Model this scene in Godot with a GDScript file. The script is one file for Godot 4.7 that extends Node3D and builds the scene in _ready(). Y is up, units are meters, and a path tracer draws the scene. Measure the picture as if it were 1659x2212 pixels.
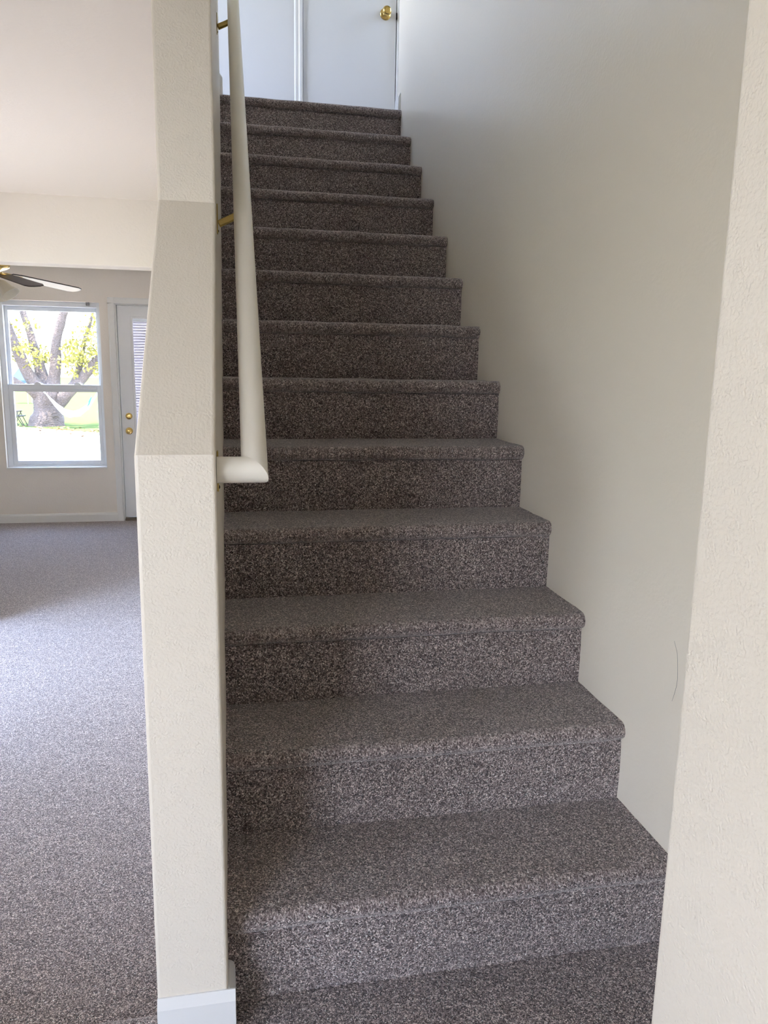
extends Node3D

# ------------------------------------------------------------------ sizes
const RISE := 0.2071
const RUN := 0.25628
const WIDE := 0.9822
const NOSE := 0.0229
const LOW := -0.2071          # living room carpet, one step below the entry
const CEIL := 2.165
const TOP := 5.5
const CURB := 2.78           # low curb of the stairwell opening in the loft floor
const KNEE := 3.24           # top of the half wall that guards the stairwell upstairs
const UPPER := 2.692          # upstairs carpet

var M := {}
var taken := {}


# ------------------------------------------------------------------ mesh kit
class Kit:
	var v := PackedVector3Array()
	var n := PackedVector3Array()

	func tri(a: Vector3, b: Vector3, c: Vector3, na: Vector3, nb: Vector3, nc: Vector3) -> void:
		if (b - a).cross(c - a).dot(na + nb + nc) > 0.0:
			v.append_array([a, c, b]); n.append_array([na, nc, nb])
		else:
			v.append_array([a, b, c]); n.append_array([na, nb, nc])

	func flat(a: Vector3, b: Vector3, c: Vector3, out: Vector3) -> void:
		var m := (b - a).cross(c - a).normalized()
		if m.dot(out) < 0.0: m = -m
		tri(a, b, c, m, m, m)

	func quad(a: Vector3, b: Vector3, c: Vector3, d: Vector3, out: Vector3) -> void:
		flat(a, b, c, out); flat(a, c, d, out)

	# box given by two corners, edges chamfered by bev
	func box(lo: Vector3, hi: Vector3, bev := 0.0) -> void:
		obox(Transform3D(Basis(), (lo + hi) / 2), (hi - lo).abs(), bev)

	func obox(t: Transform3D, size: Vector3, bev := 0.0) -> void:
		var h := size / 2
		for a in 3:
			var u := (a + 1) % 3
			var w := (a + 2) % 3
			for s in [-1.0, 1.0]:
				var p := []
				for c in [[-1, -1], [1, -1], [1, 1], [-1, 1]]:
					var q := Vector3()
					q[a] = s * h[a]; q[u] = c[0] * (h[u] - bev); q[w] = c[1] * (h[w] - bev)
					p.append(t * q)
				var o := Vector3(); o[a] = s
				quad(p[0], p[1], p[2], p[3], t.basis * o)
			if bev > 0.0:
				for su in [-1.0, 1.0]:
					for sw in [-1.0, 1.0]:
						var p := []
						for e in [[-1.0, 0], [-1.0, 1], [1.0, 1], [1.0, 0]]:
							var q := Vector3()
							q[a] = e[0] * (h[a] - bev)
							q[u] = su * (h[u] - (bev if e[1] else 0.0)); q[w] = sw * (h[w] - (0.0 if e[1] else bev))
							p.append(t * q)
						var o := Vector3(); o[u] = su; o[w] = sw
						quad(p[0], p[1], p[2], p[3], t.basis * o)
		if bev > 0.0:
			for sx in [-1.0, 1.0]:
				for sy in [-1.0, 1.0]:
					for sz in [-1.0, 1.0]:
						var k := Vector3(sx, sy, sz)
						var b := Vector3(bev, bev, bev)
						var p := []
						for a in 3:
							var q := k * (h - b)
							q[a] = k[a] * h[a]
							p.append(t * q)
						flat(p[0], p[1], p[2], t.basis * k)

	static func inset(poly: PackedVector2Array, d: float) -> PackedVector2Array:
		var out := PackedVector2Array()
		var c := poly.size()
		for i in c:
			var e0 := (poly[i] - poly[(i + c - 1) % c]).normalized()
			var e1 := (poly[(i + 1) % c] - poly[i]).normalized()
			var n0 := Vector2(e0.y, -e0.x)
			var n1 := Vector2(e1.y, -e1.x)
			var m := (n0 + n1) / (1.0 + n0.dot(n1))
			out.append(poly[i] - m * d)
		return out

	# polygon (anticlockwise) pushed along an axis: axis 0 -> (p, q) = (z, y); 1 -> (x, z); 2 -> (x, y)
	static func at(axis: int, p: Vector2, a: float) -> Vector3:
		return Vector3(a, p.y, p.x) if axis == 0 else (Vector3(p.x, a, p.y) if axis == 1 else Vector3(p.x, p.y, a))

	func prism(poly: PackedVector2Array, axis: int, a0: float, a1: float, bev := 0.0, steps := 3) -> void:
		var area := 0.0
		for i in poly.size():
			area += poly[i].cross(poly[(i + 1) % poly.size()])
		if area < 0: poly.reverse()
		var rings := []
		if bev > 0.0:
			for k in steps + 1:
				var f := float(k) / steps * PI / 2
				rings.append([inset(poly, bev * (1 - sin(f))), a0 + bev * (1 - cos(f))])
			for k in steps + 1:
				var f := (1.0 - float(k) / steps) * PI / 2
				rings.append([inset(poly, bev * (1 - sin(f))), a1 - bev * (1 - cos(f))])
		else:
			rings = [[poly, a0], [poly, a1]]
		var c := poly.size()
		var along := at(axis, Vector2.ZERO, 1.0)
		for r in rings.size() - 1:
			var mid := (float(r) + 0.5) / (rings.size() - 1) * 2 - 1
			for i in c:
				var j := (i + 1) % c
				var e := (poly[j] - poly[i]).normalized()
				var out := at(axis, Vector2(e.y, -e.x), 0.0) + along * mid * (0.4 if bev > 0 else 0.0)
				quad(at(axis, rings[r][0][i], rings[r][1]), at(axis, rings[r][0][j], rings[r][1]), at(axis, rings[r + 1][0][j], rings[r + 1][1]), at(axis, rings[r + 1][0][i], rings[r + 1][1]), out)
		for e in [[rings[0], -1.0], [rings[-1], 1.0]]:
			var ids := Geometry2D.triangulate_polygon(e[0][0])
			for i in range(0, ids.size(), 3):
				flat(at(axis, e[0][0][ids[i]], e[0][1]), at(axis, e[0][0][ids[i + 1]], e[0][1]), at(axis, e[0][0][ids[i + 2]], e[0][1]), along * e[1] * signf(a1 - a0))

	# smooth skin over rows of points; side = 1 or -1 picks the outer side
	func skin(rows: Array, side := 1.0, loop := false) -> void:
		var R := rows.size()
		var C: int = rows[0].size()
		var nn := []
		for i in R:
			var line := PackedVector3Array()
			for j in C:
				var a: Vector3 = rows[mini(i + 1, R - 1)][j] - rows[maxi(i - 1, 0)][j]
				var j1 := (j + 1) % C if loop else mini(j + 1, C - 1)
				var j0 := (j + C - 1) % C if loop else maxi(j - 1, 0)
				var b: Vector3 = rows[i][j1] - rows[i][j0]
				var m := a.cross(b).normalized() * side
				if m.length() < 0.5:
					var k := 1 if i == 0 else -1
					m = ((rows[i + k][j1] - rows[i + k][j0]) as Vector3).cross(rows[i][j] - rows[i + k][j]).normalized() * side * -k * -1.0
				line.append(m)
			nn.append(line)
		for i in R - 1:
			for j in (C if loop else C - 1):
				var k := (j + 1) % C
				tri(rows[i][j], rows[i + 1][j], rows[i + 1][k], nn[i][j], nn[i + 1][j], nn[i + 1][k])
				tri(rows[i][j], rows[i + 1][k], rows[i][k], nn[i][j], nn[i + 1][k], nn[i][k])

	# straight round bar from a to b; its ends are cut along the planes with normals pa and pb
	func bar(a: Vector3, b: Vector3, ra: float, rb: float, pa := Vector3.ZERO, pb := Vector3.ZERO, seg := 20, caps := true) -> void:
		var d := (b - a).normalized()
		var u := d.cross(Vector3.UP if absf(d.y) < 0.9 else Vector3.RIGHT).normalized()
		var w := d.cross(u)
		if pa == Vector3.ZERO: pa = d
		if pb == Vector3.ZERO: pb = d
		for i in seg:
			var p := []
			var m := []
			for k in [i, i + 1]:
				var f: float = TAU * k / seg
				var o: Vector3 = u * cos(f) + w * sin(f)
				p.append(a + o * ra - d * (o * ra).dot(pa) / d.dot(pa))
				p.append(b + o * rb - d * (o * rb).dot(pb) / d.dot(pb))
				m.append(o)
			tri(p[0], p[1], p[3], m[0], m[0], m[1])
			tri(p[0], p[3], p[2], m[0], m[1], m[1])
			if caps:
				flat(a, p[0], p[2], -d); flat(b, p[1], p[3], d)

	# bent round tube through points with a radius each
	func tube(path: PackedVector3Array, radii: Array, seg := 10, wobble: FastNoiseLite = null, amount := 0.0) -> void:
		var rows := []
		var u := Vector3.RIGHT
		for i in path.size():
			var d := (path[mini(i + 1, path.size() - 1)] - path[maxi(i - 1, 0)]).normalized()
			if i == 0: u = d.cross(Vector3.UP if absf(d.y) < 0.9 else Vector3.RIGHT).normalized()
			u = (u - d * u.dot(d)).normalized()
			var w := d.cross(u)
			var line := PackedVector3Array()
			for k in seg:
				var o := u * cos(TAU * k / seg) + w * sin(TAU * k / seg)
				var r: float = radii[i]
				if wobble: r *= 1.0 + amount * wobble.get_noise_3dv((path[i] + o * r) * 1.0)
				line.append(path[i] + o * r)
			rows.append(line)
		skin(rows, -1.0, true)
		for e in [[0, 1], [path.size() - 1, path.size() - 2]]:
			for k in seg:
				flat(path[e[0]], rows[e[0]][k], rows[e[0]][(k + 1) % seg], path[e[0]] - path[e[1]])

	# profile of (radius, height) turned about the y axis of t
	func lathe(prof: Array, t: Transform3D, seg := 24) -> void:
		var rows := []
		for p in prof:
			var line := PackedVector3Array()
			for k in seg:
				line.append(t * Vector3(p[0] * cos(TAU * k / seg), p[1], p[0] * sin(TAU * k / seg)))
			rows.append(line)
		skin(rows, 1.0, true)

	func mesh() -> ArrayMesh:
		var a := []
		a.resize(Mesh.ARRAY_MAX)
		a[Mesh.ARRAY_VERTEX] = v
		a[Mesh.ARRAY_NORMAL] = n
		var m := ArrayMesh.new()
		m.add_surface_from_arrays(Mesh.PRIMITIVE_TRIANGLES, a)
		return m


# ------------------------------------------------------------------ nodes
func numbered(called: String) -> String:
	taken[called] = taken.get(called, -1) + 1
	return called if taken[called] == 0 else "%s_%03d" % [called, taken[called]]

func tag(o: Node, label: String, category: String, group := "", kind := "") -> Node:
	o.set_meta("label", label)
	o.set_meta("category", category)
	if group: o.set_meta("group", group)
	if kind: o.set_meta("kind", kind)
	return o

func thing(called: String, label: String, category: String, at := Vector3.ZERO, group := "", kind := "") -> Node3D:
	var o := Node3D.new()
	o.name = numbered(called)
	add_child(o)
	o.position = at
	tag(o, label, category, group, kind)
	return o

# one mesh under parent; the kit holds world places, moved into the parent's axes
func part(called: String, k: Kit, m: Material, parent: Node3D = null, label := "") -> MeshInstance3D:
	var o := MeshInstance3D.new()
	o.name = called if parent else numbered(called)
	var off := Vector3.ZERO
	var up: Node = parent
	while up and up != self:
		off += (up as Node3D).position
		up = up.get_parent()
	if off != Vector3.ZERO:
		for i in k.v.size(): k.v[i] -= off
	o.mesh = k.mesh()
	o.material_override = m
	if label: o.set_meta("label", label)
	(parent if parent else self).add_child(o, true)
	return o

func holder(called: String, parent: Node3D, at := Vector3.ZERO) -> Node3D:
	var o := Node3D.new()
	o.name = called
	var off := at
	var up: Node = parent
	while up and up != self:
		off -= (up as Node3D).position
		up = up.get_parent()
	o.position = off
	parent.add_child(o, true)
	return o

func struct(called: String, k: Kit, m: Material, label: String, category: String) -> MeshInstance3D:
	var o := part(called, k, m)
	tag(o, label, category, "", "structure")
	return o

# four bars round an opening, none overlapping: widths of the low-x, high-x, low-y and high-y bars
func ring(x0: float, x1: float, y0: float, y1: float, z0: float, z1: float, w: Array, bev := 0.0) -> Kit:
	return boxes([[x0, y0, z0, x0 + w[0], y1, z1], [x1 - w[1], y0, z0, x1, y1, z1], [x0 + w[0], y0, z0, x1 - w[1], y0 + w[2], z1], [x0 + w[0], y1 - w[3], z0, x1 - w[1], y1, z1]], bev)

func boxes(list: Array, bev := 0.0) -> Kit:
	var k := Kit.new()
	for b in list: k.box(Vector3(b[0], b[1], b[2]), Vector3(b[3], b[4], b[5]), bev)
	return k


# ------------------------------------------------------------------ materials
func mat(called: String, color: Color, rough := 0.6, metal := 0.0) -> StandardMaterial3D:
	var m := StandardMaterial3D.new()
	m.resource_name = called
	m.albedo_color = color
	m.roughness = rough
	m.metallic = metal
	M[called] = m
	return m

func noise_of(type: int, freq: float, rng: int, octaves := 1) -> FastNoiseLite:
	var f := FastNoiseLite.new()
	f.noise_type = type
	f.frequency = freq
	f.seed = rng
	f.fractal_octaves = octaves
	f.fractal_type = FastNoiseLite.FRACTAL_FBM if octaves > 1 else FastNoiseLite.FRACTAL_NONE
	return f

func relief(m: StandardMaterial3D, img: Image, cm: float, tile: float) -> void:
	img.generate_mipmaps()
	m.heightmap_enabled = true
	m.heightmap_texture = ImageTexture.create_from_image(img)
	m.heightmap_scale = cm
	m.uv1_triplanar = true
	m.uv1_world_triplanar = true
	m.uv1_scale = Vector3.ONE / tile

# mean 0..1 floats of a tiling noise picture
func field(f: FastNoiseLite, size: int) -> PackedByteArray:
	var i := f.get_seamless_image(size, size, false, false, 0.12, true)
	i.convert(Image.FORMAT_L8)
	return i.get_data()

# cut pile: short curled yarns of several shades laid over each other, wrapping at the tile's edges
func carpet_material() -> void:
	var size := 1024
	var mask := size - 1
	var top := PackedByteArray()
	top.resize(size * size)
	var rgb := PackedByteArray()
	rgb.resize(size * size * 3)
	rgb.fill(60)
	var rng := RandomNumberGenerator.new()
	rng.seed = 1907
	var yarns := [[66, 55, 54], [102, 90, 88], [140, 126, 123], [157, 142, 139], [193, 178, 173], [232, 218, 210], [250, 240, 232]]
	var share := [0.22, 0.17, 0.19, 0.14, 0.14, 0.10, 0.04]
	for n in 105000:
		var pick := rng.randf()
		var c := 0
		while c < 6 and pick > share[c]:
			pick -= share[c]
			c += 1
		var vary := rng.randf_range(0.9, 1.1)
		var r := int(minf(255, yarns[c][0] * vary))
		var g := int(minf(255, yarns[c][1] * vary))
		var b := int(minf(255, yarns[c][2] * vary))
		var x := rng.randf() * size
		var y := rng.randf() * size
		var a := rng.randf() * TAU
		var bend := rng.randf_range(-0.6, 0.6)
		var lift := rng.randi_range(40, 215)
		for k in 4:
			var px := int(x)
			var py := int(y)
			for dy in range(-1, 2):
				for dx in range(-1, 2):
					var at := ((py + dy) & mask) * size + ((px + dx) & mask)
					var h := lift + (40 if dx == 0 and dy == 0 else (22 if dx == 0 or dy == 0 else 0))
					if h > top[at]:
						top[at] = h
						rgb[at * 3] = r
						rgb[at * 3 + 1] = g
						rgb[at * 3 + 2] = b
			x += cos(a) * 1.7
			y += sin(a) * 1.7
			a += bend
	var m := mat("carpet", Color.WHITE, 1.0)
	m.metallic_specular = 0.15
	var im := Image.create_from_data(size, size, false, Image.FORMAT_RGB8, rgb)
	im.generate_mipmaps()
	m.albedo_texture = ImageTexture.create_from_image(im)
	m.rim_enabled = true
	m.rim = 0.85
	m.rim_tint = 0.5
	relief(m, Image.create_from_data(size, size, false, Image.FORMAT_L8, top), 0.2, 0.54)

func paint(called: String, color: Color, rough: float, cm: float, tile: float, freq: float, rng: int, sharp: float) -> void:
	var size := 512
	var f := noise_of(FastNoiseLite.TYPE_SIMPLEX_SMOOTH, freq, rng, 3)
	var g := noise_of(FastNoiseLite.TYPE_SIMPLEX_SMOOTH, freq * 0.22, rng + 3, 2)
	var a := field(f, size)
	var b := field(g, size)
	var out := PackedByteArray()
	out.resize(size * size)
	for i in size * size:
		var lump := clampf((a[i] / 255.0 - 0.45) * sharp + 0.4, 0.0, 1.0)
		out[i] = int(255 * lump * clampf(b[i] / 255.0 * 1.1 + 0.1, 0.4, 1.0))
	var m := mat(called, color, rough)
	relief(m, Image.create_from_data(size, size, false, Image.FORMAT_L8, out), cm, tile)

func make_materials() -> void:
	carpet_material()
	paint("post_paint", Color(0.905, 0.865, 0.80), 0.42, 0.055, 0.30, 0.085, 21, 2.4)
	paint("wall_paint", Color(0.95, 0.91, 0.835), 0.29, 0.03, 0.36, 0.05, 33, 1.6)
	paint("ceiling_paint", Color(0.92, 0.89, 0.85), 0.8, 0.04, 0.5, 0.05, 41, 1.6)
	mat("trim_paint", Color(0.90, 0.895, 0.88), 0.36)
	mat("rail_paint", Color(0.935, 0.905, 0.845), 0.33)
	mat("door_paint", Color(0.90, 0.90, 0.90), 0.4)
	mat("vinyl", Color(0.90, 0.915, 0.93), 0.4)
	mat("brass", Color(0.86, 0.74, 0.46), 0.2, 1.0)
	mat("stamped_brass", Color(0.80, 0.70, 0.42), 0.42, 0.55)
	mat("dark_metal", Color(0.16, 0.14, 0.13), 0.5, 0.6)
	mat("steel", Color(0.6, 0.6, 0.6), 0.4, 1.0)
	mat("threshold", Color(0.42, 0.37, 0.32), 0.5)
	mat("cream_blade", Color(0.80, 0.74, 0.61), 0.5)
	mat("brown_blade", Color(0.16, 0.11, 0.09), 0.45)
	var sh := mat("frosted_glass", Color(0.92, 0.90, 0.85), 0.45)
	sh.backlight_enabled = true
	sh.backlight = Color(0.5, 0.48, 0.44)
	var gl := mat("window_glass", Color(1, 1, 1, 0.03), 0.02)
	gl.transparency = BaseMaterial3D.TRANSPARENCY_ALPHA
	mat("blind_slat", Color(0.84, 0.83, 0.87), 0.6)
	mat("concrete", Color(0.78, 0.75, 0.70), 0.9).metallic_specular = 0.1
	mat("drive", Color(0.56, 0.54, 0.52), 0.9)
	mat("deck", Color(0.36, 0.33, 0.31), 0.85)
	mat("lawn", Color(0.31, 0.36, 0.20), 1.0).metallic_specular = 0.0
	var bark := mat("bark", Color(0.30, 0.26, 0.24), 0.95)
	relief(bark, noise_of(FastNoiseLite.TYPE_CELLULAR, 0.05, 9, 2).get_seamless_image(256, 256), 6.0, 0.8)
	var lf := mat("leaf", Color(0.50, 0.48, 0.16), 0.7)
	lf.backlight_enabled = true
	lf.backlight = Color(0.42, 0.41, 0.13)
	lf.cull_mode = BaseMaterial3D.CULL_DISABLED
	mat("hammock_cloth", Color(0.93, 0.93, 0.92), 0.9)
	mat("teal_cloth", Color(0.10, 0.36, 0.40), 0.9)
	mat("blue_cloth", Color(0.20, 0.30, 0.52), 0.9)
	mat("chair_cloth", Color(0.08, 0.08, 0.09), 0.9)
	mat("hair", Color(0.12, 0.09, 0.07), 0.5)
	mat("dry_leaf", Color(0.42, 0.31, 0.17), 0.9)


# ------------------------------------------------------------------ scene
func _ready() -> void:
	make_camera_and_light()
	make_materials()
	make_shell()
	make_stairs()
	make_rail()
	make_far_window()
	make_far_door()
	make_upper_door()
	make_fan()
	make_yard()
	make_small()

func make_camera_and_light() -> void:
	var cam := Camera3D.new()
	cam.name = "camera"
	cam.fov = 67.902
	cam.near = 0.02
	cam.far = 400.0
	cam.position = Vector3(0.02763, 1.27966, 1.37967)
	cam.rotation = Vector3(-0.18564, -0.19900, 0.01754)
	add_child(cam)
	cam.make_current()

	var sky := ProceduralSkyMaterial.new()
	sky.sky_top_color = Color(0.60, 0.71, 0.90)
	sky.sky_horizon_color = Color(0.93, 0.945, 0.965)
	sky.ground_horizon_color = Color(0.80, 0.82, 0.84)
	sky.ground_bottom_color = Color(0.45, 0.45, 0.42)
	sky.sky_curve = 0.2
	sky.sky_energy_multiplier = 1.0
	var e := Environment.new()
	e.background_mode = Environment.BG_SKY
	e.sky = Sky.new()
	e.sky.sky_material = sky
	e.tonemap_mode = Environment.TONE_MAPPER_LINEAR
	e.tonemap_exposure = 21.0
	e.sdfgi_enabled = true
	e.ssao_enabled = true
	e.ssil_enabled = true
	var we := WorldEnvironment.new()
	we.name = "environment"
	we.environment = e
	add_child(we)

	var sun := DirectionalLight3D.new()
	sun.name = "sun"
	sun.light_color = Color(1.0, 0.97, 0.92)
	sun.light_energy = 0.5
	sun.light_angular_distance = 0.53
	sun.shadow_enabled = true
	add_child(sun)
	sun.look_at_from_position(Vector3.ZERO, Vector3(0.21, -0.95, -0.06), Vector3.UP)

func make_shell() -> void:
	var W := WIDE
	# floors
	struct("floor", boxes([[-3.1, LOW - 0.25, -6.35, -0.05, LOW, -3.2], [-1.85, LOW - 0.25, -3.2, -0.05, LOW, -0.45], [-3.1, LOW - 0.25, -0.45, -0.05, LOW, 0.05]]), M.carpet, "grey flecked carpet of the sunken living room", "floor")
	var k := boxes([[-0.131, -0.45, 0.0, 1.12, 0.0, 3.3]])
	var nose := PackedVector2Array([Vector2(3.3, -0.45), Vector2(3.3, 0.0), Vector2(0.02, 0.0)])
	for i in 9:
		var f := PI / 2 + PI * i / 8.0
		nose.append(Vector2(0.018 + 0.022 * cos(f), -0.022 + 0.022 * sin(f)))
	nose.append(Vector2(0.02, -0.044)); nose.append(Vector2(0.02, -0.45))
	k.prism(nose, 0, -3.1, -0.131)
	struct("floor_entry", k, M.carpet, "grey flecked carpet of the raised entry at the foot of the stairs", "floor")
	struct("floor_upper", boxes([[-1.8, 2.42, -4.3, 3.1, UPPER - 0.002, -3.10], [-1.8, 2.42, -3.1, -0.1, UPPER - 0.002, 0.05]]), M.carpet, "grey carpet of the upstairs hall beyond the top stair", "floor")
	struct("ceiling", boxes([[-3.2, CEIL, -6.45, -0.06, 2.44, -3.2], [-1.78, CEIL, -3.2, -0.06, 2.44, -0.45], [-3.2, CEIL, -0.45, -0.06, 2.44, 3.4], [-0.06, CEIL, -0.005, 1.15, 2.44, 3.4]]), M.ceiling_paint, "white painted ceiling over the living room", "ceiling")
	struct("ceiling_upper", boxes([[-1.95, TOP, -4.4, 3.2, TOP + 0.2, 0.2]]), M.ceiling_paint, "white ceiling above the stairwell", "ceiling")

	struct("floor_understair", boxes([[-0.05, -0.4, -3.3, 1.05, -0.25, 0.02], [-0.05, -0.4, -3.3, 1.05, 2.5, -3.2]]), M.drive, "closed floor and back of the space under the stairs", "floor")
	# the wall between stairs and living room: low at its end, sloped cap, then full height
	k = Kit.new()
	k.prism(PackedVector2Array([Vector2(0.08, -0.3), Vector2(0.08, 1.134), Vector2(-0.56, 1.658), Vector2(-0.56, CURB), Vector2(-2.2, CURB), Vector2(-3.17, KNEE), Vector2(-3.17, 2.43), Vector2(-6.36, 2.43), Vector2(-6.36, -0.35), Vector2(-0.2, -0.35)]), 0, -0.131, 0.0, 0.006)
	struct("wall_left", k, M.post_paint, "cream textured stair wall with a sloped cap at its low end", "wall")
	struct("wall_right", boxes([[W, -0.3, -3.17, 1.10, TOP + 0.05, 0.75]], 0.006), M.wall_paint, "cream satin painted wall along the staircase", "wall")
	struct("wall_near", near_wall(), M.post_paint, "bright cream textured wall beside the entry", "wall")
	struct("wall_stairwell", boxes([[-1.9, CEIL + 0.01, 0.0, 1.10, TOP + 0.05, 0.12], [-0.131, CEIL + 0.02, -0.58, 0.0, CURB, 0.1]]), M.wall_paint, "painted wall above the foot of the stairs", "wall")
	# header and stub between living room and dining end
	struct("wall_header", boxes([[-1.37, 1.812, -3.36, -0.12, CEIL + 0.05, -3.2], [-3.1, -0.4, -3.36, -1.37, CEIL + 0.05, -3.2]], 0.004), M.ceiling_paint, "cream header across the opening to the dining end", "wall")
	# far wall with openings for window and door
	struct("wall_far", boxes([[-3.2, -0.5, -6.36, -2.03, CEIL + 0.1, -6.2], [-2.03, -0.5, -6.36, -1.145, 0.306, -6.2], [-2.03, 1.835, -6.36, -1.145, CEIL + 0.1, -6.2], [-1.145, -0.5, -6.36, -1.01, CEIL + 0.1, -6.2], [-1.01, 1.828, -6.36, -0.1, CEIL + 0.1, -6.2], [-1.01, -0.5, -6.36, -0.1, -0.21, -6.2], [-0.15, -0.5, -6.36, -0.1, 1.9, -6.2]]), M.ceiling_paint, "beige painted wall around the garden window and door", "wall")
	# side wall of the living room with a patio opening
	struct("wall_side", boxes([[-3.2, -0.5, -6.4, -3.0, CEIL + 0.1, -3.2], [-1.78, -0.5, -3.36, -1.62, CEIL + 0.1, -3.1], [-1.78, -0.5, -1.5, -1.62, CEIL + 0.1, -0.4], [-1.78, 1.83, -3.1, -1.62, CEIL + 0.1, -1.5], [-1.78, -0.5, -3.1, -1.62, LOW, -1.5], [-3.2, -0.5, -0.5, -1.7, CEIL + 0.1, -0.36], [-3.2, -0.5, -0.5, -3.0, CEIL + 0.1, 1.4], [-3.2, -0.5, 2.5, -3.0, CEIL + 0.1, 3.4], [-3.2, -0.5, 1.4, -3.0, 0.6, 2.5], [-3.2, 2.0, 1.4, -3.0, CEIL + 0.1, 2.5]]), M.wall_paint, "painted side wall of the living room with a patio door", "wall")
	struct("wall_front", boxes([[-3.1, -0.5, 3.2, -2.95, CEIL + 0.1, 3.35], [-1.55, -0.5, 3.2, 1.2, CEIL + 0.1, 3.35], [-2.95, 2.12, 3.2, -1.55, CEIL + 0.1, 3.35], [-2.95, -0.5, 3.2, -1.55, 0.05, 3.35]]), M.wall_paint, "painted entry wall with a tall front window", "wall")
	# upstairs hall
	struct("wall_upper_back", boxes([[-3.2, 2.42, -4.25, 0.528, TOP + 0.05, -4.1], [1.168, 2.42, -4.25, 3.2, TOP + 0.05, -4.1], [0.528, 4.72, -4.25, 1.168, TOP + 0.05, -4.1], [0.4, 2.42, -4.4, 1.3, 4.9, -4.25]]), M.door_paint, "white wall of the upstairs hall beside the closet door", "wall")
	struct("wall_upper_front", boxes([[1.0, 2.42, -3.16, 3.2, TOP + 0.05, -3.05]]), M.wall_paint, "painted wall of the upstairs hall past the stair head", "wall")
	struct("wall_upper_side", boxes([[-1.9, 2.44, -4.25, -1.75, 3.1, 0.12], [-1.9, 5.1, -4.25, -1.75, TOP + 0.05, 0.12], [-1.9, 3.1, -4.25, -1.75, 5.1, -3.8], [-1.9, 3.1, -2.45, -1.75, 5.1, 0.12], [2.05, 2.44, -4.2, 2.2, 3.6, -3.1], [2.05, 4.6, -4.2, 2.2, TOP + 0.05, -3.1], [2.05, 3.6, -4.2, 2.2, 4.6, -4.05], [2.05, 3.6, -3.4, 2.2, 4.6, -3.1]]), M.wall_paint, "painted end walls of the upstairs loft", "wall")

	# baseboards
	k = Kit.new()
	var prof := PackedVector2Array([Vector2(-6.2, LOW), Vector2(-6.186, LOW), Vector2(-6.186, LOW + 0.066), Vector2(-6.191, LOW + 0.08), Vector2(-6.2, LOW + 0.084)])
	k.prism(prof, 0, -3.0, -1.068)
	struct("baseboard_far", k, M.trim_paint, "white baseboard under the garden window", "baseboard")
	k = Kit.new()
	# wraps the front and the stair side of the low wall end
	var h := 0.103
	k.prism(PackedVector2Array([Vector2(0.08, 0.0), Vector2(0.094, 0.0), Vector2(0.094, h - 0.017), Vector2(0.083, h), Vector2(0.08, h)]), 0, -0.131, 0.014)
	k.prism(PackedVector2Array([Vector2(0.0, 0.0), Vector2(0.014, 0.0), Vector2(0.014, h - 0.017), Vector2(0.011, h - 0.006), Vector2(0.003, h), Vector2(0.0, h)]), 2, 0.006, 0.0805)
	struct("baseboard_post", k, M.trim_paint, "white baseboard wrapped round the foot of the low wall end", "baseboard")
	k = Kit.new()
	k.prism(PackedVector2Array([Vector2(0.0, UPPER), Vector2(0.016, UPPER), Vector2(0.015, UPPER + 0.085), Vector2(0.011, UPPER + 0.096), Vector2(0.0, UPPER + 0.108)]), 2, -3.18, -3.085)
	struct("baseboard_stair_top", k, M.trim_paint, "white baseboard end on the stair wall at the top landing by the handrail", "baseboard")
	k = Kit.new()
	k.prism(PackedVector2Array([Vector2(W, UPPER), Vector2(W - 0.014, UPPER), Vector2(W - 0.013, UPPER + 0.07), Vector2(W - 0.004, UPPER + 0.092), Vector2(W, UPPER + 0.092)]), 2, -3.18, -3.085)
	struct("baseboard_landing", k, M.trim_paint, "white baseboard end on the satin wall at the top landing", "baseboard")

	# glass in the openings that light the rooms
	var d := thing("door_3", "sliding glass patio door in the side wall of the living room", "door", Vector3(-1.71, LOW, -1.85), "", "structure")
	part("frame", boxes([[-1.75, LOW, -3.1, -1.67, 1.83, -3.06], [-1.75, LOW, -1.54, -1.67, 1.83, -1.5], [-1.75, 1.79, -3.06, -1.67, 1.83, -1.54], [-1.75, LOW, -3.06, -1.67, LOW + 0.04, -1.54], [-1.74, LOW + 0.04, -2.32, -1.68, 1.79, -2.28]]), M.vinyl, d)
	part("pane", boxes([[-1.714, LOW + 0.04, -3.06, -1.708, 1.79, -2.32]]), M.window_glass, d)
	part("pane", boxes([[-1.714, LOW + 0.04, -2.28, -1.708, 1.79, -1.54]]), M.window_glass, d)
	d = thing("window_4", "tall front window in the entry wall", "window", Vector3(-2.25, 0.05, 3.27), "", "structure")
	part("frame", boxes([[-2.95, 0.05, 3.24, -2.91, 2.12, 3.3], [-1.59, 0.05, 3.24, -1.55, 2.12, 3.3], [-2.91, 2.08, 3.24, -1.59, 2.12, 3.3], [-2.91, 0.05, 3.24, -1.59, 0.09, 3.3]]), M.vinyl, d)
	part("pane", boxes([[-2.91, 0.09, 3.267, -1.59, 2.08, 3.273]]), M.window_glass, d)
	d = thing("window_3", "window in the side wall of the entry", "window", Vector3(-3.1, 0.6, 1.85), "", "structure")
	part("frame", boxes([[-3.13, 0.6, 1.4, -3.07, 0.64, 2.5], [-3.13, 1.96, 1.4, -3.07, 2.0, 2.5], [-3.13, 0.64, 1.4, -3.07, 1.96, 1.44], [-3.13, 0.64, 2.46, -3.07, 1.96, 2.5]]), M.vinyl, d)
	part("pane", boxes([[-3.103, 0.64, 1.44, -3.097, 1.96, 2.46]]), M.window_glass, d)
	d = thing("window_2", "wide window of the upstairs loft", "window", Vector3(-1.83, 3.1, -3.2), "", "structure")
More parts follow.
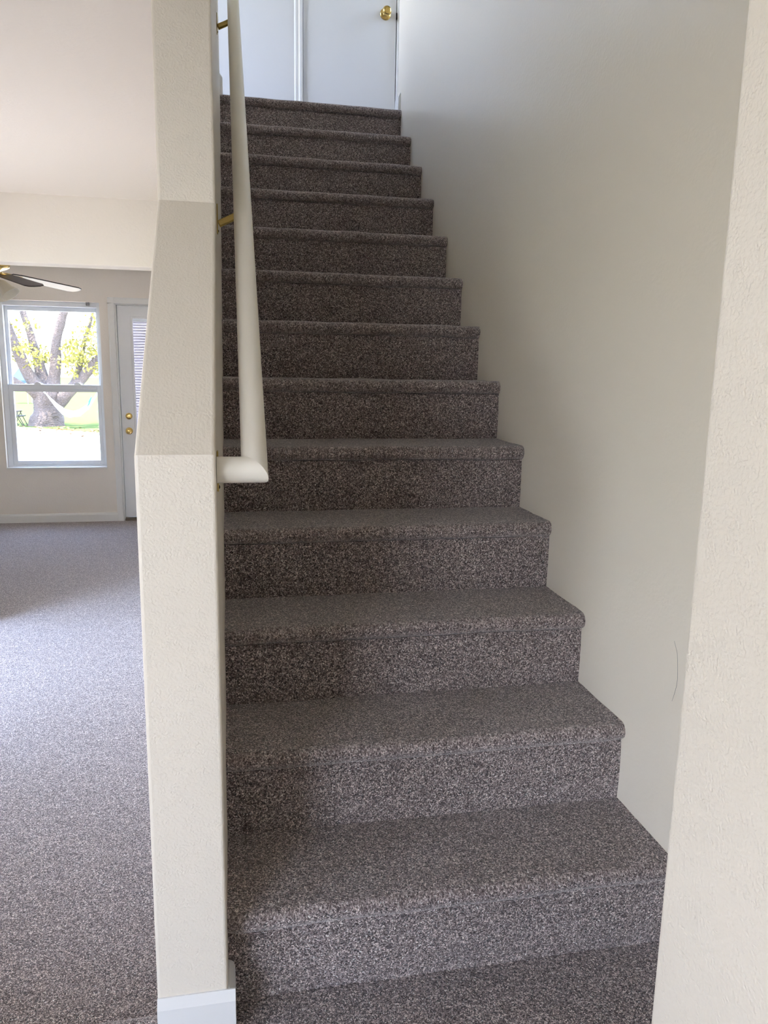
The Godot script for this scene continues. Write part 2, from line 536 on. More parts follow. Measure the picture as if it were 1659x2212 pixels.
	part("frame", boxes([[-1.86, 3.1, -3.8, -1.8, 3.14, -2.45], [-1.86, 5.06, -3.8, -1.8, 5.1, -2.45], [-1.86, 3.14, -3.8, -1.8, 5.06, -3.76], [-1.86, 3.14, -2.49, -1.8, 5.06, -2.45]]), M.vinyl, d)
	part("pane", boxes([[-1.833, 3.14, -3.76, -1.827, 5.06, -2.49]]), M.window_glass, d)
	d = thing("window_5", "small window at the end of the upstairs hall", "window", Vector3(2.12, 3.6, -3.7), "", "structure")
	part("frame", boxes([[2.1, 3.6, -4.05, 2.16, 3.64, -3.4], [2.1, 4.56, -4.05, 2.16, 4.6, -3.4], [2.1, 3.64, -4.05, 2.16, 4.56, -4.01], [2.1, 3.64, -3.44, 2.16, 4.56, -3.4]]), M.vinyl, d)
	part("pane", boxes([[2.127, 3.64, -4.01, 2.133, 4.56, -3.44]]), M.window_glass, d)

# wall beside the entry with a rounded outer corner
func near_wall() -> Kit:
	var k := Kit.new()
	var r := 0.008
	var poly := PackedVector2Array([Vector2(1.12, 0.616), Vector2(1.12, 3.25), Vector2(0.545, 3.25)])
	for i in 5:
		var f := PI + PI / 2 * i / 4.0
		poly.append(Vector2(0.545 + r + r * cos(f), 0.616 + r + r * sin(f)))
	k.prism(poly, 1, -0.02, CEIL + 0.05)
	return k

# ------------------------------------------------------------------ stairs
func make_stairs() -> void:
	var W := WIDE
	var wave := noise_of(FastNoiseLite.TYPE_SIMPLEX_SMOOTH, 4.5, 77, 2)
	var s := thing("staircase", "straight flight of stairs covered in dark grey flecked carpet", "staircase", Vector3(W / 2, 0, 0))
	var rn := 0.0226
	var N := 40
	for k in range(1, 14):
		var z := -(k - 1) * RUN
		var y := k * RISE
		var step := holder("step", s, Vector3(W / 2, y - RISE, z))
		# tread: back edge, flat, bullnose, tuck under
		var prof := []
		var back := z - RUN - 0.004
		for i in 7:
			var f := i / 6.0
			prof.append(Vector2(lerpf(back, z + NOSE - rn, f), y))
		for i in range(1, 13):
			var f := PI / 2 - PI * i / 12.0
			prof.append(Vector2(z + NOSE - rn + rn * cos(f), y - rn + rn * sin(f)))
		prof.append(Vector2(z + 0.004, y - 2 * rn - 0.001))
		prof.append(Vector2(z - 0.01, y - 2 * rn - 0.001))
		var rows := []
		for p in prof:
			var line := PackedVector3Array()
			for j in N + 1:
				var x := lerpf(0.0003, W - 0.0003, j / float(N))
				var q := Vector3(x, p.y, p.x)
				var wob := 0.0035 * wave.get_noise_3d(x, k * 3.1, p.x * 2.0 + p.y)
				q.z += wob
				q.y += 0.0028 * wave.get_noise_3d(x + 7.0, k * 2.3, p.x * 1.5)
				# carpet rolls down a little where it meets the side walls
				var e := minf(x, W - x)
				if e < 0.012: q.z -= (0.012 - e) * 0.5 * (1.0 if p.x > z - 0.02 else 0.0)
				line.append(q)
			rows.append(line)
		var kt := Kit.new()
		kt.skin(rows, 1.0)
		part("tread", kt, M.carpet, step)
		rows = []
		for i in 9:
			var f := i / 8.0
			var line := PackedVector3Array()
			for j in N + 1:
				var x := lerpf(0.0003, W - 0.0003, j / float(N))
				var yy := lerpf(y - 2 * rn + 0.002, y - RISE - 0.004, f)
				var zz := z + 0.003 * sin(PI * f) + 0.003 * wave.get_noise_3d(x, k * 1.7 + 50.0, yy)
				line.append(Vector3(x, yy, zz))
			rows.append(line)
		kt = Kit.new()
		kt.skin(rows, 1.0)
		part("riser", kt, M.carpet, step)

# ------------------------------------------------------------------ handrail
func make_rail() -> void:
	var r := 0.0232
	var a := Vector3(0.066, 1.102, 0.032)
	var dir := Vector3(0, 1.586, -2.071).normalized()
	var b := a + dir * 4.0
	var t := thing("handrail", "cream painted round handrail with a mitred end turned to the wall", "handrail", a)
	var into := Vector3.RIGHT
	var cut := (into + dir).normalized()
	var k := Kit.new()
	k.bar(a, b, r, r, cut, dir, 40)
	part("rail", k, M.rail_paint, t)
	k = Kit.new()
	k.bar(Vector3(0.001, a.y, a.z), a, r, r, Vector3.RIGHT, cut, 40)
	part("wall_return", k, M.rail_paint, t)
	for z in [-0.02, -0.755, -2.0, -2.9]:
		var y: float = a.y + (a.z - z) * 0.766
		bracket(t, Vector3(0.0, y, z), r)

func bracket(t: Node3D, c: Vector3, r: float) -> void:
	var o := holder("bracket", t, c)
	var k := Kit.new()
	k.box(c + Vector3(0.0, -0.085, -0.011), c + Vector3(0.003, -0.012, 0.011), 0.001)
	part("wall_plate", k, M.stamped_brass, o)
	k = Kit.new()
	# stamped arm rising from the plate to the underside of the rail
	var p0 := c + Vector3(0.003, -0.056, 0)
	var p1 := c + Vector3(0.066, -r * 1.05, 0)
	var d := (p1 - p0).normalized()
	var up := Vector3(-d.y, d.x, 0)
	var basis := Basis(d, up, Vector3(0, 0, 1))
	k.obox(Transform3D(basis, (p0 + p1) / 2), Vector3((p1 - p0).length(), 0.005, 0.026), 0.0015)
	for s in [-1.0, 1.0]:
		k.obox(Transform3D(basis, (p0 + p1) / 2 + Vector3(0, 0, s * 0.011) - up * 0.006), Vector3((p1 - p0).length(), 0.012, 0.003), 0.001)
	part("arm", k, M.stamped_brass, o)
	k = Kit.new()
	k.lathe([[0.0, 0.0022], [0.0028, 0.0016], [0.0036, 0.0]], Transform3D(Basis(Vector3(0, 0, 1), -PI / 2), c + Vector3(0.003, -0.078, 0)), 10)
	part("screw", k, M.dark_metal, o)

# ------------------------------------------------------------------ window to the garden
func make_far_window() -> void:
	var x0 := -2.03
	var x1 := -1.145
	var y0 := 0.306
	var y1 := 1.835
	var w := thing("window_1", "white double-hung window looking out on a tree and hammock", "window", Vector3((x0 + x1) / 2, y0, -6.28), "", "structure")
	var k := ring(x0, x1, y0, y1, -6.34, -6.25, [0.045, 0.03, 0.03, 0.045], 0.002)
	part("frame", k, M.vinyl, w)
	k = Kit.new()
	k.prism(PackedVector2Array([Vector2(-6.26, y0), Vector2(-6.188, y0), Vector2(-6.188, y0 + 0.012), Vector2(-6.26, y0 + 0.016)]), 0, x0 - 0.004, x1 + 0.004)
	part("sill", k, M.trim_paint, w)
	# upper sash, set back
	var a0 := x0 + 0.045
	var a1 := x1 - 0.03
	var u := part("upper_sash", ring(a0, a1, 1.05, y1 - 0.045, -6.33, -6.30, [0.03, 0.02, 0.035, 0.04], 0.002), M.vinyl, w)
	part("pane", boxes([[a0 + 0.03, 1.085, -6.318, a1 - 0.02, y1 - 0.085, -6.313]]), M.window_glass, u)
	k = ring(a0, a1, y0 + 0.03, 1.085, -6.295, -6.258, [0.042, 0.034, 0.038, 0.04], 0.002)
	k.box(Vector3(a0 + 0.042, 1.018, -6.29), Vector3(a1 - 0.034, 1.045, -6.268))
	var l := part("lower_sash", k, M.vinyl, w)
	part("pane", boxes([[a0 + 0.042, y0 + 0.068, -6.281, a1 - 0.034, 1.03, -6.276]]), M.window_glass, l)
	for x in [-1.73, -1.38]:
		k = Kit.new()
		k.prism(PackedVector2Array([Vector2(x - 0.032, 1.085), Vector2(x + 0.032, 1.085), Vector2(x + 0.02, 1.1), Vector2(x + 0.008, 1.105), Vector2(x - 0.012, 1.103), Vector2(x - 0.024, 1.097)]), 2, -6.29, -6.262)
		part("sash_lock", k, M.vinyl, l)
	# metal clip that held a blind
	k = boxes([[-1.262, 1.805, -6.25, -1.256, 1.838, -6.215], [-1.262, 1.805, -6.22, -1.236, 1.811, -6.215], [-1.242, 1.805, -6.25, -1.236, 1.838, -6.215]])
	part("blind_clip", k, M.steel, w, "small steel blind clip")

# ------------------------------------------------------------------ garden door
func knob(p: Vector3, face: float, scale := 1.0) -> Kit:
	var k := Kit.new()
	var t := Transform3D(Basis(Vector3.RIGHT, PI / 2 * face).scaled(Vector3.ONE * scale), p)
	k.lathe([[0.0, 0.004], [0.033, 0.0], [0.033, 0.003], [0.029, 0.008], [0.017, 0.011], [0.0125, 0.016], [0.0115, 0.026], [0.014, 0.031], [0.0215, 0.036], [0.026, 0.044], [0.0265, 0.051], [0.024, 0.058], [0.019, 0.0625], [0.012, 0.0645], [0.0, 0.065]], t, 28)
	return k

func make_far_door() -> void:
	var y1 := 1.815
	var d := thing("door_1", "white garden door with a blind behind its glass", "door", Vector3(-0.58, LOW, -6.22), "", "structure")
	# casing and jamb
	var k := Kit.new()
	var side := PackedVector2Array([Vector2(-1.07, -6.2), Vector2(-1.07, -6.190), Vector2(-1.058, -6.186), Vector2(-1.02, -6.182), Vector2(-1.012, -6.186), Vector2(-1.008, -6.2)])
	k.prism(side, 1, LOW, 1.885)
	k.prism(PackedVector2Array([Vector2(-6.2, 1.885), Vector2(-6.190, 1.885), Vector2(-6.186, 1.873), Vector2(-6.182, 1.835), Vector2(-6.186, 1.829), Vector2(-6.2, 1.826)]), 0, -1.07, -0.131)
	part("casing", k, M.trim_paint, d)
	part("jamb", boxes([[-1.015, LOW, -6.36, -0.998, 1.828, -6.2], [-1.0, 1.82, -6.36, -0.15, 1.832, -6.2]]), M.trim_paint, d)
	part("stop", boxes([[-0.998, LOW + 0.03, -6.275, -0.98, 1.82, -6.258], [-0.98, 1.808, -6.275, -0.15, 1.82, -6.258]]), M.trim_paint, d)
	part("threshold", boxes([[-1.0, LOW, -6.36, -0.15, LOW + 0.018, -6.19], [-0.998, LOW + 0.018, -6.3, -0.15, LOW + 0.03, -6.215]], 0.002), M.threshold, d, "worn brown threshold")
	# slab with an opening for the glass
	var zf := -6.212
	var zb := -6.255
	var gx0 := -0.862
	var gx1 := -0.29
	var gy0 := 0.12
	var gy1 := 1.705
	var yb := LOW + 0.035
	var s := part("slab", boxes([[-0.99, yb, zb, gx0, y1, zf], [gx1, yb, zb, -0.155, y1, zf], [gx0, gy1, zb, gx1, y1, zf], [gx0, yb, zb, gx1, gy0, zf]]), M.door_paint, d)
	k = boxes([[gx0 - 0.016, gy0 - 0.016, zf, gx0 + 0.006, gy1 + 0.016, zf + 0.007], [gx1 - 0.006, gy0 - 0.016, zf, gx1 + 0.016, gy1 + 0.016, zf + 0.007], [gx0 + 0.006, gy1 - 0.006, zf, gx1 - 0.006, gy1 + 0.016, zf + 0.007], [gx0 + 0.006, gy0 - 0.016, zf, gx1 - 0.006, gy0 + 0.006, zf + 0.007]], 0.003)
	part("glass_frame", k, M.door_paint, s)
	part("pane", boxes([[gx0, gy0, zb + 0.003, gx1, gy1, zb + 0.007]]), M.window_glass, s)
	part("blind_rail", boxes([[gx0 + 0.004, gy1 - 0.03, -6.246, gx1 - 0.004, gy1 - 0.004, -6.222]], 0.002), M.vinyl, s)
	var b := holder("blind", d, Vector3(-0.58, gy1, -6.235))
	var slat := Kit.new()
	slat.obox(Transform3D(Basis(Vector3.RIGHT, deg_to_rad(-72)), Vector3.ZERO), Vector3(gx1 - gx0 - 0.003, 0.0012, 0.0272))
	var sm := slat.mesh()
	var yy := gy1 - 0.042
	while yy > gy0 + 0.02:
		var o := MeshInstance3D.new()
		o.name = "slat"
		o.mesh = sm
		o.material_override = M.blind_slat
		o.position = Vector3((gx0 + gx1) / 2 + 0.58, yy - gy1, 0)
		b.add_child(o, true)
		yy -= 0.025
	var kb := part("knob", knob(Vector3(-0.929, 0.66, zf), 1.0, 1.0), M.brass, d, "brass door knob")
	k = Kit.new()
	k.lathe([[0.0, 0.006], [0.003, 0.006], [0.003, 0.0]], Transform3D(Basis(Vector3.RIGHT, PI / 2), Vector3(-0.929, 0.66, zf + 0.062)), 10)
	part("key_slot", k, M.dark_metal, kb)
	k = Kit.new()
	k.lathe([[0.0, 0.0], [0.0, 0.0], [0.031, 0.0], [0.031, 0.004], [0.027, 0.011], [0.018, 0.014], [0.012, 0.014], [0.0, 0.0145]], Transform3D(Basis(Vector3.RIGHT, PI / 2), Vector3(-0.926, 0.80, zf)), 24)
	var db := part("deadbolt", k, M.brass, d, "brass deadbolt")
	part("thumb_turn", boxes([[-0.942, 0.794, zf + 0.013, -0.91, 0.806, zf + 0.026]], 0.002), M.brass, db)

# ------------------------------------------------------------------ closet door upstairs
func make_upper_door() -> void:
	var z := -4.1
	var x0 := 0.536
	var x1 := 1.158
	var d := thing("door_2", "plain white closet door with a brass knob at the top of the stairs", "door", Vector3(0.85, UPPER, z), "", "structure")
	var k := Kit.new()
	var cas := func(xa: float, s: float) -> PackedVector2Array:
		return PackedVector2Array([Vector2(xa, z), Vector2(xa, z + 0.013), Vector2(xa - s * 0.008, z + 0.016), Vector2(xa - s * 0.022, z + 0.014), Vector2(xa - s * 0.028, z + 0.009), Vector2(xa - s * 0.044, z + 0.008), Vector2(xa - s * 0.05, z + 0.006), Vector2(xa - s * 0.056, z)])
	k.prism(cas.call(x0 - 0.002, 1.0), 1, UPPER, 4.77)
	k.prism(cas.call(x1 + 0.008, -1.0), 1, UPPER, 4.77)
	k.box(Vector3(x0 - 0.058, 4.715, z), Vector3(x1 + 0.06, 4.77, z + 0.012), 0.002)
	part("casing", k, M.trim_paint, d)
	part("jamb", boxes([[x0 - 0.012, UPPER, z - 0.15, x0 - 0.004, 4.72, z], [x1 + 0.005, UPPER, z - 0.15, x1 + 0.012, 4.72, z], [x0, 4.712, z - 0.15, x1, 4.722, z]]), M.trim_paint, d)
	part("stop", boxes([[x0 - 0.004, UPPER, z - 0.055, x0 + 0.012, 4.712, z - 0.042], [x1 - 0.01, UPPER, z - 0.055, x1 + 0.005, 4.712, z - 0.042]]), M.trim_paint, d)
	part("slab", boxes([[x0 + 0.002, UPPER + 0.012, z - 0.04, x1, 4.708, z - 0.004]], 0.002), M.door_paint, d)
	part("knob", knob(Vector3(1.084, 3.60, z - 0.004), 1.0, 1.12), M.brass, d, "brass door knob")
	part("latch", boxes([[x1 - 0.002, 3.575, z - 0.02, x1 + 0.006, 3.615, z + 0.001]]), M.dark_metal, d)

# ------------------------------------------------------------------ ceiling fan
func make_fan() -> void:
	var c := Vector3(-1.58, 1.91, -4.5)
	var f := thing("ceiling_fan", "brass ceiling fan with cream blades and frosted light shades", "fan", Vector3(c.x, CEIL, c.z))
	var k := Kit.new()
	k.lathe([[0.0, 0.0], [0.075, 0.0], [0.07, -0.03], [0.03, -0.05], [0.016, -0.055], [0.0, -0.055]], Transform3D(Basis(), Vector3(c.x, CEIL, c.z)), 24)
	part("canopy", k, M.brass, f)
	k = Kit.new()
	k.bar(Vector3(c.x, CEIL - 0.04, c.z), Vector3(c.x, c.y + 0.09, c.z), 0.012, 0.012)
	part("downrod", k, M.brass, f)
	k = Kit.new()
	k.lathe([[0.0, 0.105], [0.045, 0.1], [0.09, 0.08], [0.12, 0.06], [0.125, 0.03], [0.12, 0.012], [0.095, 0.0], [0.06, -0.012], [0.05, -0.03], [0.055, -0.05], [0.04, -0.075], [0.0, -0.085]], Transform3D(Basis(), c), 32)
	part("motor_housing", k, M.brass, f)
	var tips := [Vector3(-1.11, 1.836, -5.05), Vector3(-1.185, 1.768, -4.06), Vector3(-2.05, 1.84, -3.95), Vector3(-2.03, 1.84, -4.98)]
	var pitch := [9.0, -9.0, 11.0, 11.0]
	for i in 4:
		var tip: Vector3 = tips[i]
		var root := c.lerp(tip, 0.2) + Vector3(0, -0.01, 0)
		var d := (tip - root).normalized()
		var side := d.cross(Vector3.UP).normalized()
		side = side.rotated(d, deg_to_rad(-pitch[i]))
		var up := side.cross(d).normalized()
		var L := (tip - root).length()
		var poly := PackedVector2Array()
		for s in [[0.0, -0.036], [0.06, -0.05], [L - 0.05, -0.062], [L - 0.015, -0.05], [L, -0.02], [L, 0.02], [L - 0.015, 0.05], [L - 0.05, 0.062], [0.06, 0.05], [0.0, 0.036]]:
			poly.append(Vector2(s[0], s[1]))
		var bl := holder("blade", f, root)
		var t := Transform3D(Basis(d, -side, up), root)
		k = Kit.new()
		k.prism(poly, 2, -0.0035, 0.003)
		for q in k.v.size():
			k.v[q] = t * k.v[q]
			k.n[q] = t.basis * k.n[q]
		part("blade_top", k, M.brown_blade, bl)
		k = Kit.new()
		k.prism(Kit.inset(poly, 0.004), 2, -0.0045, -0.0034)
		for q in k.v.size():
			k.v[q] = t * k.v[q]
			k.n[q] = t.basis * k.n[q]
		part("blade_underside", k, M.cream_blade, bl)
		k = Kit.new()
		var a := c.lerp(tip, 0.12) + Vector3(0, -0.004, 0)
		k.obox(Transform3D(Basis(d, -side, up), (a + root) / 2 + d * 0.03), Vector3((root - a).length() + 0.08, 0.03, 0.005), 0.001)
		k.obox(Transform3D(Basis(d, -side, up), root + d * 0.05 - up * 0.005), Vector3(0.06, 0.055, 0.004), 0.001)
		part("blade_iron", k, M.brass, bl)
	for i in 4:
		var ang := deg_to_rad(20.0 + 90.0 * i)
		var out := Vector3(cos(ang), 0, sin(ang))
		var base := c + Vector3(0, -0.065, 0) + out * 0.055
		var down := (out * 0.62 + Vector3(0, -0.78, 0)).normalized()
		var lk := holder("light_arm", f, base)
		k = Kit.new()
		k.bar(base - out * 0.03, base + down * 0.03, 0.01, 0.014)
		part("socket", k, M.brass, lk)
		k = Kit.new()
		var bx := down.cross(Vector3.UP).normalized()
		var t := Transform3D(Basis(bx, down, bx.cross(down)), base + down * 0.02)
		k.lathe([[0.014, 0.0], [0.026, 0.01], [0.034, 0.035], [0.045, 0.075], [0.064, 0.11], [0.067, 0.114], [0.062, 0.112], [0.042, 0.075], [0.031, 0.036], [0.022, 0.012], [0.012, 0.003]], t, 24)
		part("shade", k, M.frosted_glass, lk, "frosted bell shade")

# ------------------------------------------------------------------ yard
func limb(k: Kit, pts: Array, radii: Array, w: FastNoiseLite) -> void:
	var path := PackedVector3Array()
	var rr := []
	var c := pts.size()
	for i in c - 1:
		for s in 4:
			var f := s / 4.0
			var a: Vector3 = pts[maxi(i - 1, 0)]
			var b: Vector3 = pts[i]
			var d: Vector3 = pts[i + 1]
			var e: Vector3 = pts[mini(i + 2, c - 1)]
			path.append(b.cubic_interpolate(d, a, e, f))
			rr.append(lerpf(radii[i], radii[i + 1], f))
	path.append(pts[-1])
	rr.append(radii[-1])
	k.tube(path, rr, 14, w, 0.22)

func make_yard() -> void:
	var G := -0.70
	struct("floor_lawn", boxes([[-90, G - 0.3, -120, 90, G - 0.02, 60]]), M.lawn, "sunlit lawn beyond the window", "lawn")
	var k := Kit.new()
	k.prism(PackedVector2Array([Vector2(-16, -24.9), Vector2(-6.572, -24.38), Vector2(-3.778, -22.16), Vector2(6, -19), Vector2(6, -6.3), Vector2(-16, -6.3)]), 1, G - 0.25, G)
	struct("floor_patio", k, M.concrete, "pale sunlit ground between the house and the tree", "patio")
	struct("floor_deck", boxes([[-9, G - 0.2, -6.3, -1.7, G + 0.3, -0.2]]), M.deck, "brown wooden deck outside the patio door", "deck")
	struct("floor_drive", boxes([[-14, G - 0.2, 3.4, 12, G + 0.45, 16]]), M.drive, "grey concrete drive outside the front window", "drive")
	# tree
	var w := noise_of(FastNoiseLite.TYPE_SIMPLEX, 1.6, 3, 2)
	var z := -25.2
	var tr := thing("tree", "large tree with many stems and yellow-green leaves outside the window", "tree", Vector3(-5.9, G, z))
	k = Kit.new()
	limb(k, [Vector3(-5.86, G - 0.1, z), Vector3(-5.86, -0.45, z), Vector3(-5.82, -0.1, z), Vector3(-5.83, 0.3, z), Vector3(-5.82, 0.62, z)], [0.62, 0.47, 0.40, 0.37, 0.33], w)
	limb(k, [Vector3(-5.98, 0.1, z), Vector3(-6.1, 0.5, z + 0.1), Vector3(-6.36, 1.045, z + 0.15), Vector3(-6.65, 1.84, z + 0.2), Vector3(-6.87, 2.62, z + 0.3), Vector3(-7.1, 3.6, z + 0.4), Vector3(-7.5, 5.2, z + 0.5)], [0.24, 0.22, 0.19, 0.165, 0.15, 0.12, 0.05], w)
	limb(k, [Vector3(-5.85, 0.2, z), Vector3(-5.95, 0.75, z - 0.15), Vector3(-6.07, 1.2, z - 0.3), Vector3(-6.27, 1.99, z - 0.5), Vector3(-6.46, 2.63, z - 0.6), Vector3(-6.6, 3.3, z - 0.7), Vector3(-6.7, 5.0, z - 0.7)], [0.22, 0.20, 0.18, 0.13, 0.105, 0.09, 0.04], w)
	limb(k, [Vector3(-5.70, 0.1, z), Vector3(-5.62, 0.6, z), Vector3(-5.51, 1.2, z), Vector3(-5.44, 1.94, z), Vector3(-5.29, 2.52, z), Vector3(-5.08, 3.1, z), Vector3(-4.9, 4.0, z), Vector3(-4.6, 5.6, z)], [0.25, 0.22, 0.165, 0.145, 0.135, 0.125, 0.10, 0.04], w)
	limb(k, [Vector3(-5.75, -0.15, z), Vector3(-5.45, 0.05, z), Vector3(-5.13, 0.40, z + 0.1), Vector3(-4.68, 0.85, z + 0.1), Vector3(-4.15, 1.45, z + 0.2), Vector3(-3.4, 2.2, z + 0.3), Vector3(-2.4, 3.4, z + 0.4)], [0.26, 0.24, 0.2, 0.17, 0.14, 0.1, 0.04], w)
	limb(k, [Vector3(-5.13, 0.40, z), Vector3(-4.95, 0.8, z - 0.1), Vector3(-4.80, 1.22, z - 0.2), Vector3(-4.65, 1.96, z - 0.3), Vector3(-4.45, 2.54, z - 0.3), Vector3(-4.2, 3.4, z - 0.3)], [0.13, 0.1, 0.09, 0.07, 0.055, 0.03], w)
	limb(k, [Vector3(-6.05, 0.15, z), Vector3(-6.3, 0.45, z + 0.3), Vector3(-6.7, 0.75, z + 0.5), Vector3(-7.3, 1.25, z + 0.8)], [0.15, 0.12, 0.1, 0.06], w)
	part("trunk", k, M.bark, tr)
	# leaves
	var leaf := Kit.new()
	for s in [-1.0, 1.0]:
		leaf.quad(Vector3(0, 0, 0), Vector3(s * 0.035, 0.012, 0.03), Vector3(s * 0.03, 0.012, 0.075), Vector3(0, 0, 0.11), Vector3.UP)
	var mm := MultiMesh.new()
	mm.transform_format = MultiMesh.TRANSFORM_3D
	mm.use_colors = true
	mm.mesh = leaf.mesh()
	var rng := RandomNumberGenerator.new()
	rng.seed = 4242
	var clumps := [[-6.35, 1.75, 0.30, 130], [-5.95, 1.55, 0.28, 120], [-6.8, 1.55, 0.25, 60], [-6.1, 1.25, 0.22, 70], [-4.95, 1.85, 0.32, 150], [-4.75, 1.45, 0.35, 220], [-4.35, 1.75, 0.40, 220], [-5.1, 1.35, 0.22, 90], [-4.2, 1.15, 0.28, 120], [-4.5, 2.2, 0.35, 90], [-4.2, 2.6, 0.3, 60], [-4.9, 1.0, 0.2, 60], [-6.75, 2.3, 0.3, 40], [-6.2, 2.4, 0.3, 40], [-3.6, 1.8, 0.6, 200], [-7.4, 2.2, 0.6, 200]]
	var high := []
	for q in 60:
		high.append([rng.randf_range(-9.0, -2.0), rng.randf_range(4.2, 8.0), 0.7, 45])
	var all := clumps + high
	var count := 0
	for q in all: count += q[3]
	mm.instance_count = count
	var at := 0
	for q in all:
		for i in q[3]:
			var p: Vector3 = Vector3(rng.randfn(0, 0.5), rng.randfn(0, 0.4), rng.randfn(0, 0.6)) * q[2]
			var b := Basis.from_euler(Vector3(rng.randf_range(-1.4, 1.4), rng.randf() * TAU, rng.randf_range(-1, 1))).scaled(Vector3.ONE * rng.randf_range(0.7, 1.4))
			mm.set_instance_transform(at, Transform3D(b, Vector3(q[0] + 5.9, q[1] - G, rng.randfn(0, 0.5)) + p))
			mm.set_instance_color(at, Color.from_hsv(rng.randf_range(0.15, 0.2), rng.randf_range(0.1, 0.45), rng.randf_range(0.8, 1.0)))
			at += 1
	var lv := MultiMeshInstance3D.new()
	lv.name = "foliage"
	lv.multimesh = mm
	M.leaf.vertex_color_use_as_albedo = true
	lv.material_override = M.leaf
	lv.set_meta("kind", "stuff")
	lv.set_meta("label", "yellow-green leaves")
	tr.add_child(lv)

	# hammock slung from the trunk
	var hm := thing("hammock", "white cloth hammock slung from the tree trunk", "hammock", Vector3(-5.2, G, z + 0.75))
	var rows := []
	var pts := [Vector3(-5.78, 0.34, z + 0.42), Vector3(-5.6, 0.17, z + 0.6), Vector3(-5.42, -0.01, z + 0.75), Vector3(-5.2, -0.2, z + 0.85), Vector3(-4.96, -0.28, z + 0.9), Vector3(-4.68, -0.22, z + 0.9), Vector3(-4.42, -0.02, z + 0.85), Vector3(-4.2, 0.28, z + 0.8), Vector3(-4.0, 0.62, z + 0.7)]
	var wide := [0.03, 0.12, 0.22, 0.33, 0.40, 0.40, 0.30, 0.15, 0.03]
	for i in pts.size():
		var line := PackedVector3Array()
		for j in 9:
			var a := lerpf(-1.25, 1.25, j / 8.0)
			line.append(pts[i] + Vector3(0, wide[i] * 0.75 * (1.0 - cos(a)) - wide[i] * 0.35, wide[i] * sin(a)))
		rows.append(line)
	k = Kit.new()
	k.skin(rows, 1.0)
	part("cloth", k, M.hammock_cloth, hm)
	k = Kit.new()
	k.tube(PackedVector3Array([Vector3(-5.9, 0.48, z + 0.34), pts[0]]), [0.02, 0.02], 8)
	part("strap", k, M.hammock_cloth, hm)
	k = Kit.new()
	k.tube(PackedVector3Array([pts[8], Vector3(-3.2, 1.8, z + 0.4), Vector3(-2.95, 2.65, z + 0.36)]), [0.02, 0.02, 0.02], 8)
	part("strap", k, M.hammock_cloth, hm)
	k = Kit.new()
	rows = []
	for i in 7:
		var f := i / 6.0
		var p := Vector3(lerpf(-4.52, -4.27, f), lerpf(-0.12, 0.3, f), z + 1.08)
		rows.append(PackedVector3Array([p, p + Vector3(0.05 * sin(PI * f) + 0.005, -0.05 * sin(PI * f), 0.02)]))
	k.skin(rows, 1.0)
	part("lining", k, M.teal_cloth, hm, "teal lining at the edge")

	# folding chair
	var ch := thing("folding_chair", "dark folding lawn chair standing beside the tree", "chair", Vector3(-6.68, G, z + 0.2))
	for q in [z + 0.0, z + 0.4]:
		for leg in [[-6.85, -6.64], [-6.47, -6.68], [-6.62, -6.9]]:
			k = Kit.new()
			k.bar(Vector3(leg[0], G - 0.02, q), Vector3(leg[1], -0.25, q), 0.014, 0.014)
			part("leg", k, M.dark_metal, ch)
		k = Kit.new()
		k.bar(Vector3(-6.92, -0.4, q), Vector3(-7.02, 0.12, q), 0.014, 0.014)
		part("back_post", k, M.dark_metal, ch)
		part("armrest", boxes([[-6.92, -0.26, q - 0.03, -6.6, -0.235, q + 0.03]], 0.004), M.dark_metal, ch)
	part("seat", boxes([[-6.92, -0.41, z, -6.5, -0.375, z + 0.4]], 0.01), M.chair_cloth, ch)
	k = Kit.new()
	k.obox(Transform3D(Basis(Vector3(0, 0, 1), 0.19), Vector3(-6.98, -0.1, z + 0.2)), Vector3(0.02, 0.44, 0.4), 0.006)
	part("backrest", k, M.chair_cloth, ch)

	# small blue tent farther off
	var tn := thing("canopy_tent", "small pale blue canopy tent far across the lawn", "tent", Vector3(-9.9, G, -40))
	k = Kit.new()
	var ap := Vector3(-10.3, 1.05, -40)
	var cs := [Vector3(-10.72, 0.42, -39.6), Vector3(-9.9, 0.42, -39.6), Vector3(-9.9, 0.42, -40.4), Vector3(-10.72, 0.42, -40.4)]
	for i in 4:
		var a: Vector3 = cs[i]
		var b: Vector3 = cs[(i + 1) % 4]
		k.flat(a, b, ap, (a + b) / 2 - ap)
		k.quad(a, b, b + Vector3(0, -0.12, 0), a + Vector3(0, -0.12, 0), (a + b) / 2 - ap)
	part("roof", k, M.blue_cloth, tn)
	for p in cs:
		k = Kit.new()
		k.bar(p, Vector3(p.x, G - 0.02, p.z), 0.02, 0.02, Vector3.ZERO, Vector3.ZERO, 8)
		part("leg", k, M.steel, tn)

	# fallen leaves where the pale ground meets the grass
	var fl := MultiMesh.new()
	fl.transform_format = MultiMesh.TRANSFORM_3D
	fl.mesh = leaf.mesh()
	fl.instance_count = 350
	for i in 350:
		var f := rng.randf()
		var x := lerpf(-8.5, -1.5, f)
		var ed := lerpf(-24.6, -21.3, clampf((x + 8.5) / 7.0, 0, 1)) + rng.randfn(0, 0.7) + 0.3
		var b := Basis.from_euler(Vector3(rng.randf_range(-0.4, 0.4), rng.randf() * TAU, 0)).scaled(Vector3.ONE * rng.randf_range(0.8, 1.5))
		fl.set_instance_transform(i, Transform3D(b, Vector3(x, G + 0.015, ed)))
	var fi := MultiMeshInstance3D.new()
	fi.name = "fallen_leaves"
	fi.multimesh = fl
	fi.material_override = M.dry_leaf
	add_child(fi)
	tag(fi, "dry tan leaves scattered along the grass edge", "leaves", "", "stuff")

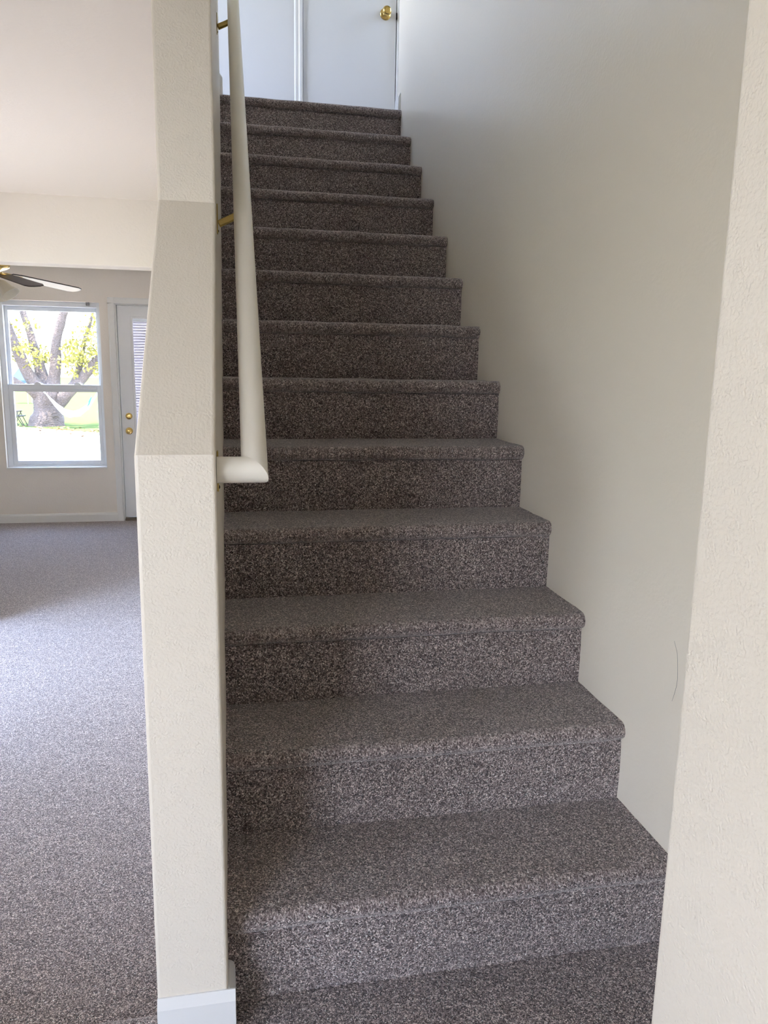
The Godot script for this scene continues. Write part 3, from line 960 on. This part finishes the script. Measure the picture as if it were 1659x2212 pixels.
# ------------------------------------------------------------------ little things
func make_small() -> void:
	var k := Kit.new()
	var x := WIDE - 0.0004
	k.tube(PackedVector3Array([Vector3(x, 0.698, -0.068), Vector3(x, 0.675, -0.053), Vector3(x, 0.646, -0.047), Vector3(x, 0.62, -0.0435), Vector3(x, 0.604, -0.044), Vector3(x, 0.58, -0.05), Vector3(x, 0.561, -0.056)]), [0.00018, 0.00025, 0.00025, 0.00025, 0.00025, 0.00025, 0.00018], 6)
	var o := part("hair_strand", k, M.hair)
	tag(o, "single thin dark hair stuck to the satin wall", "hair")
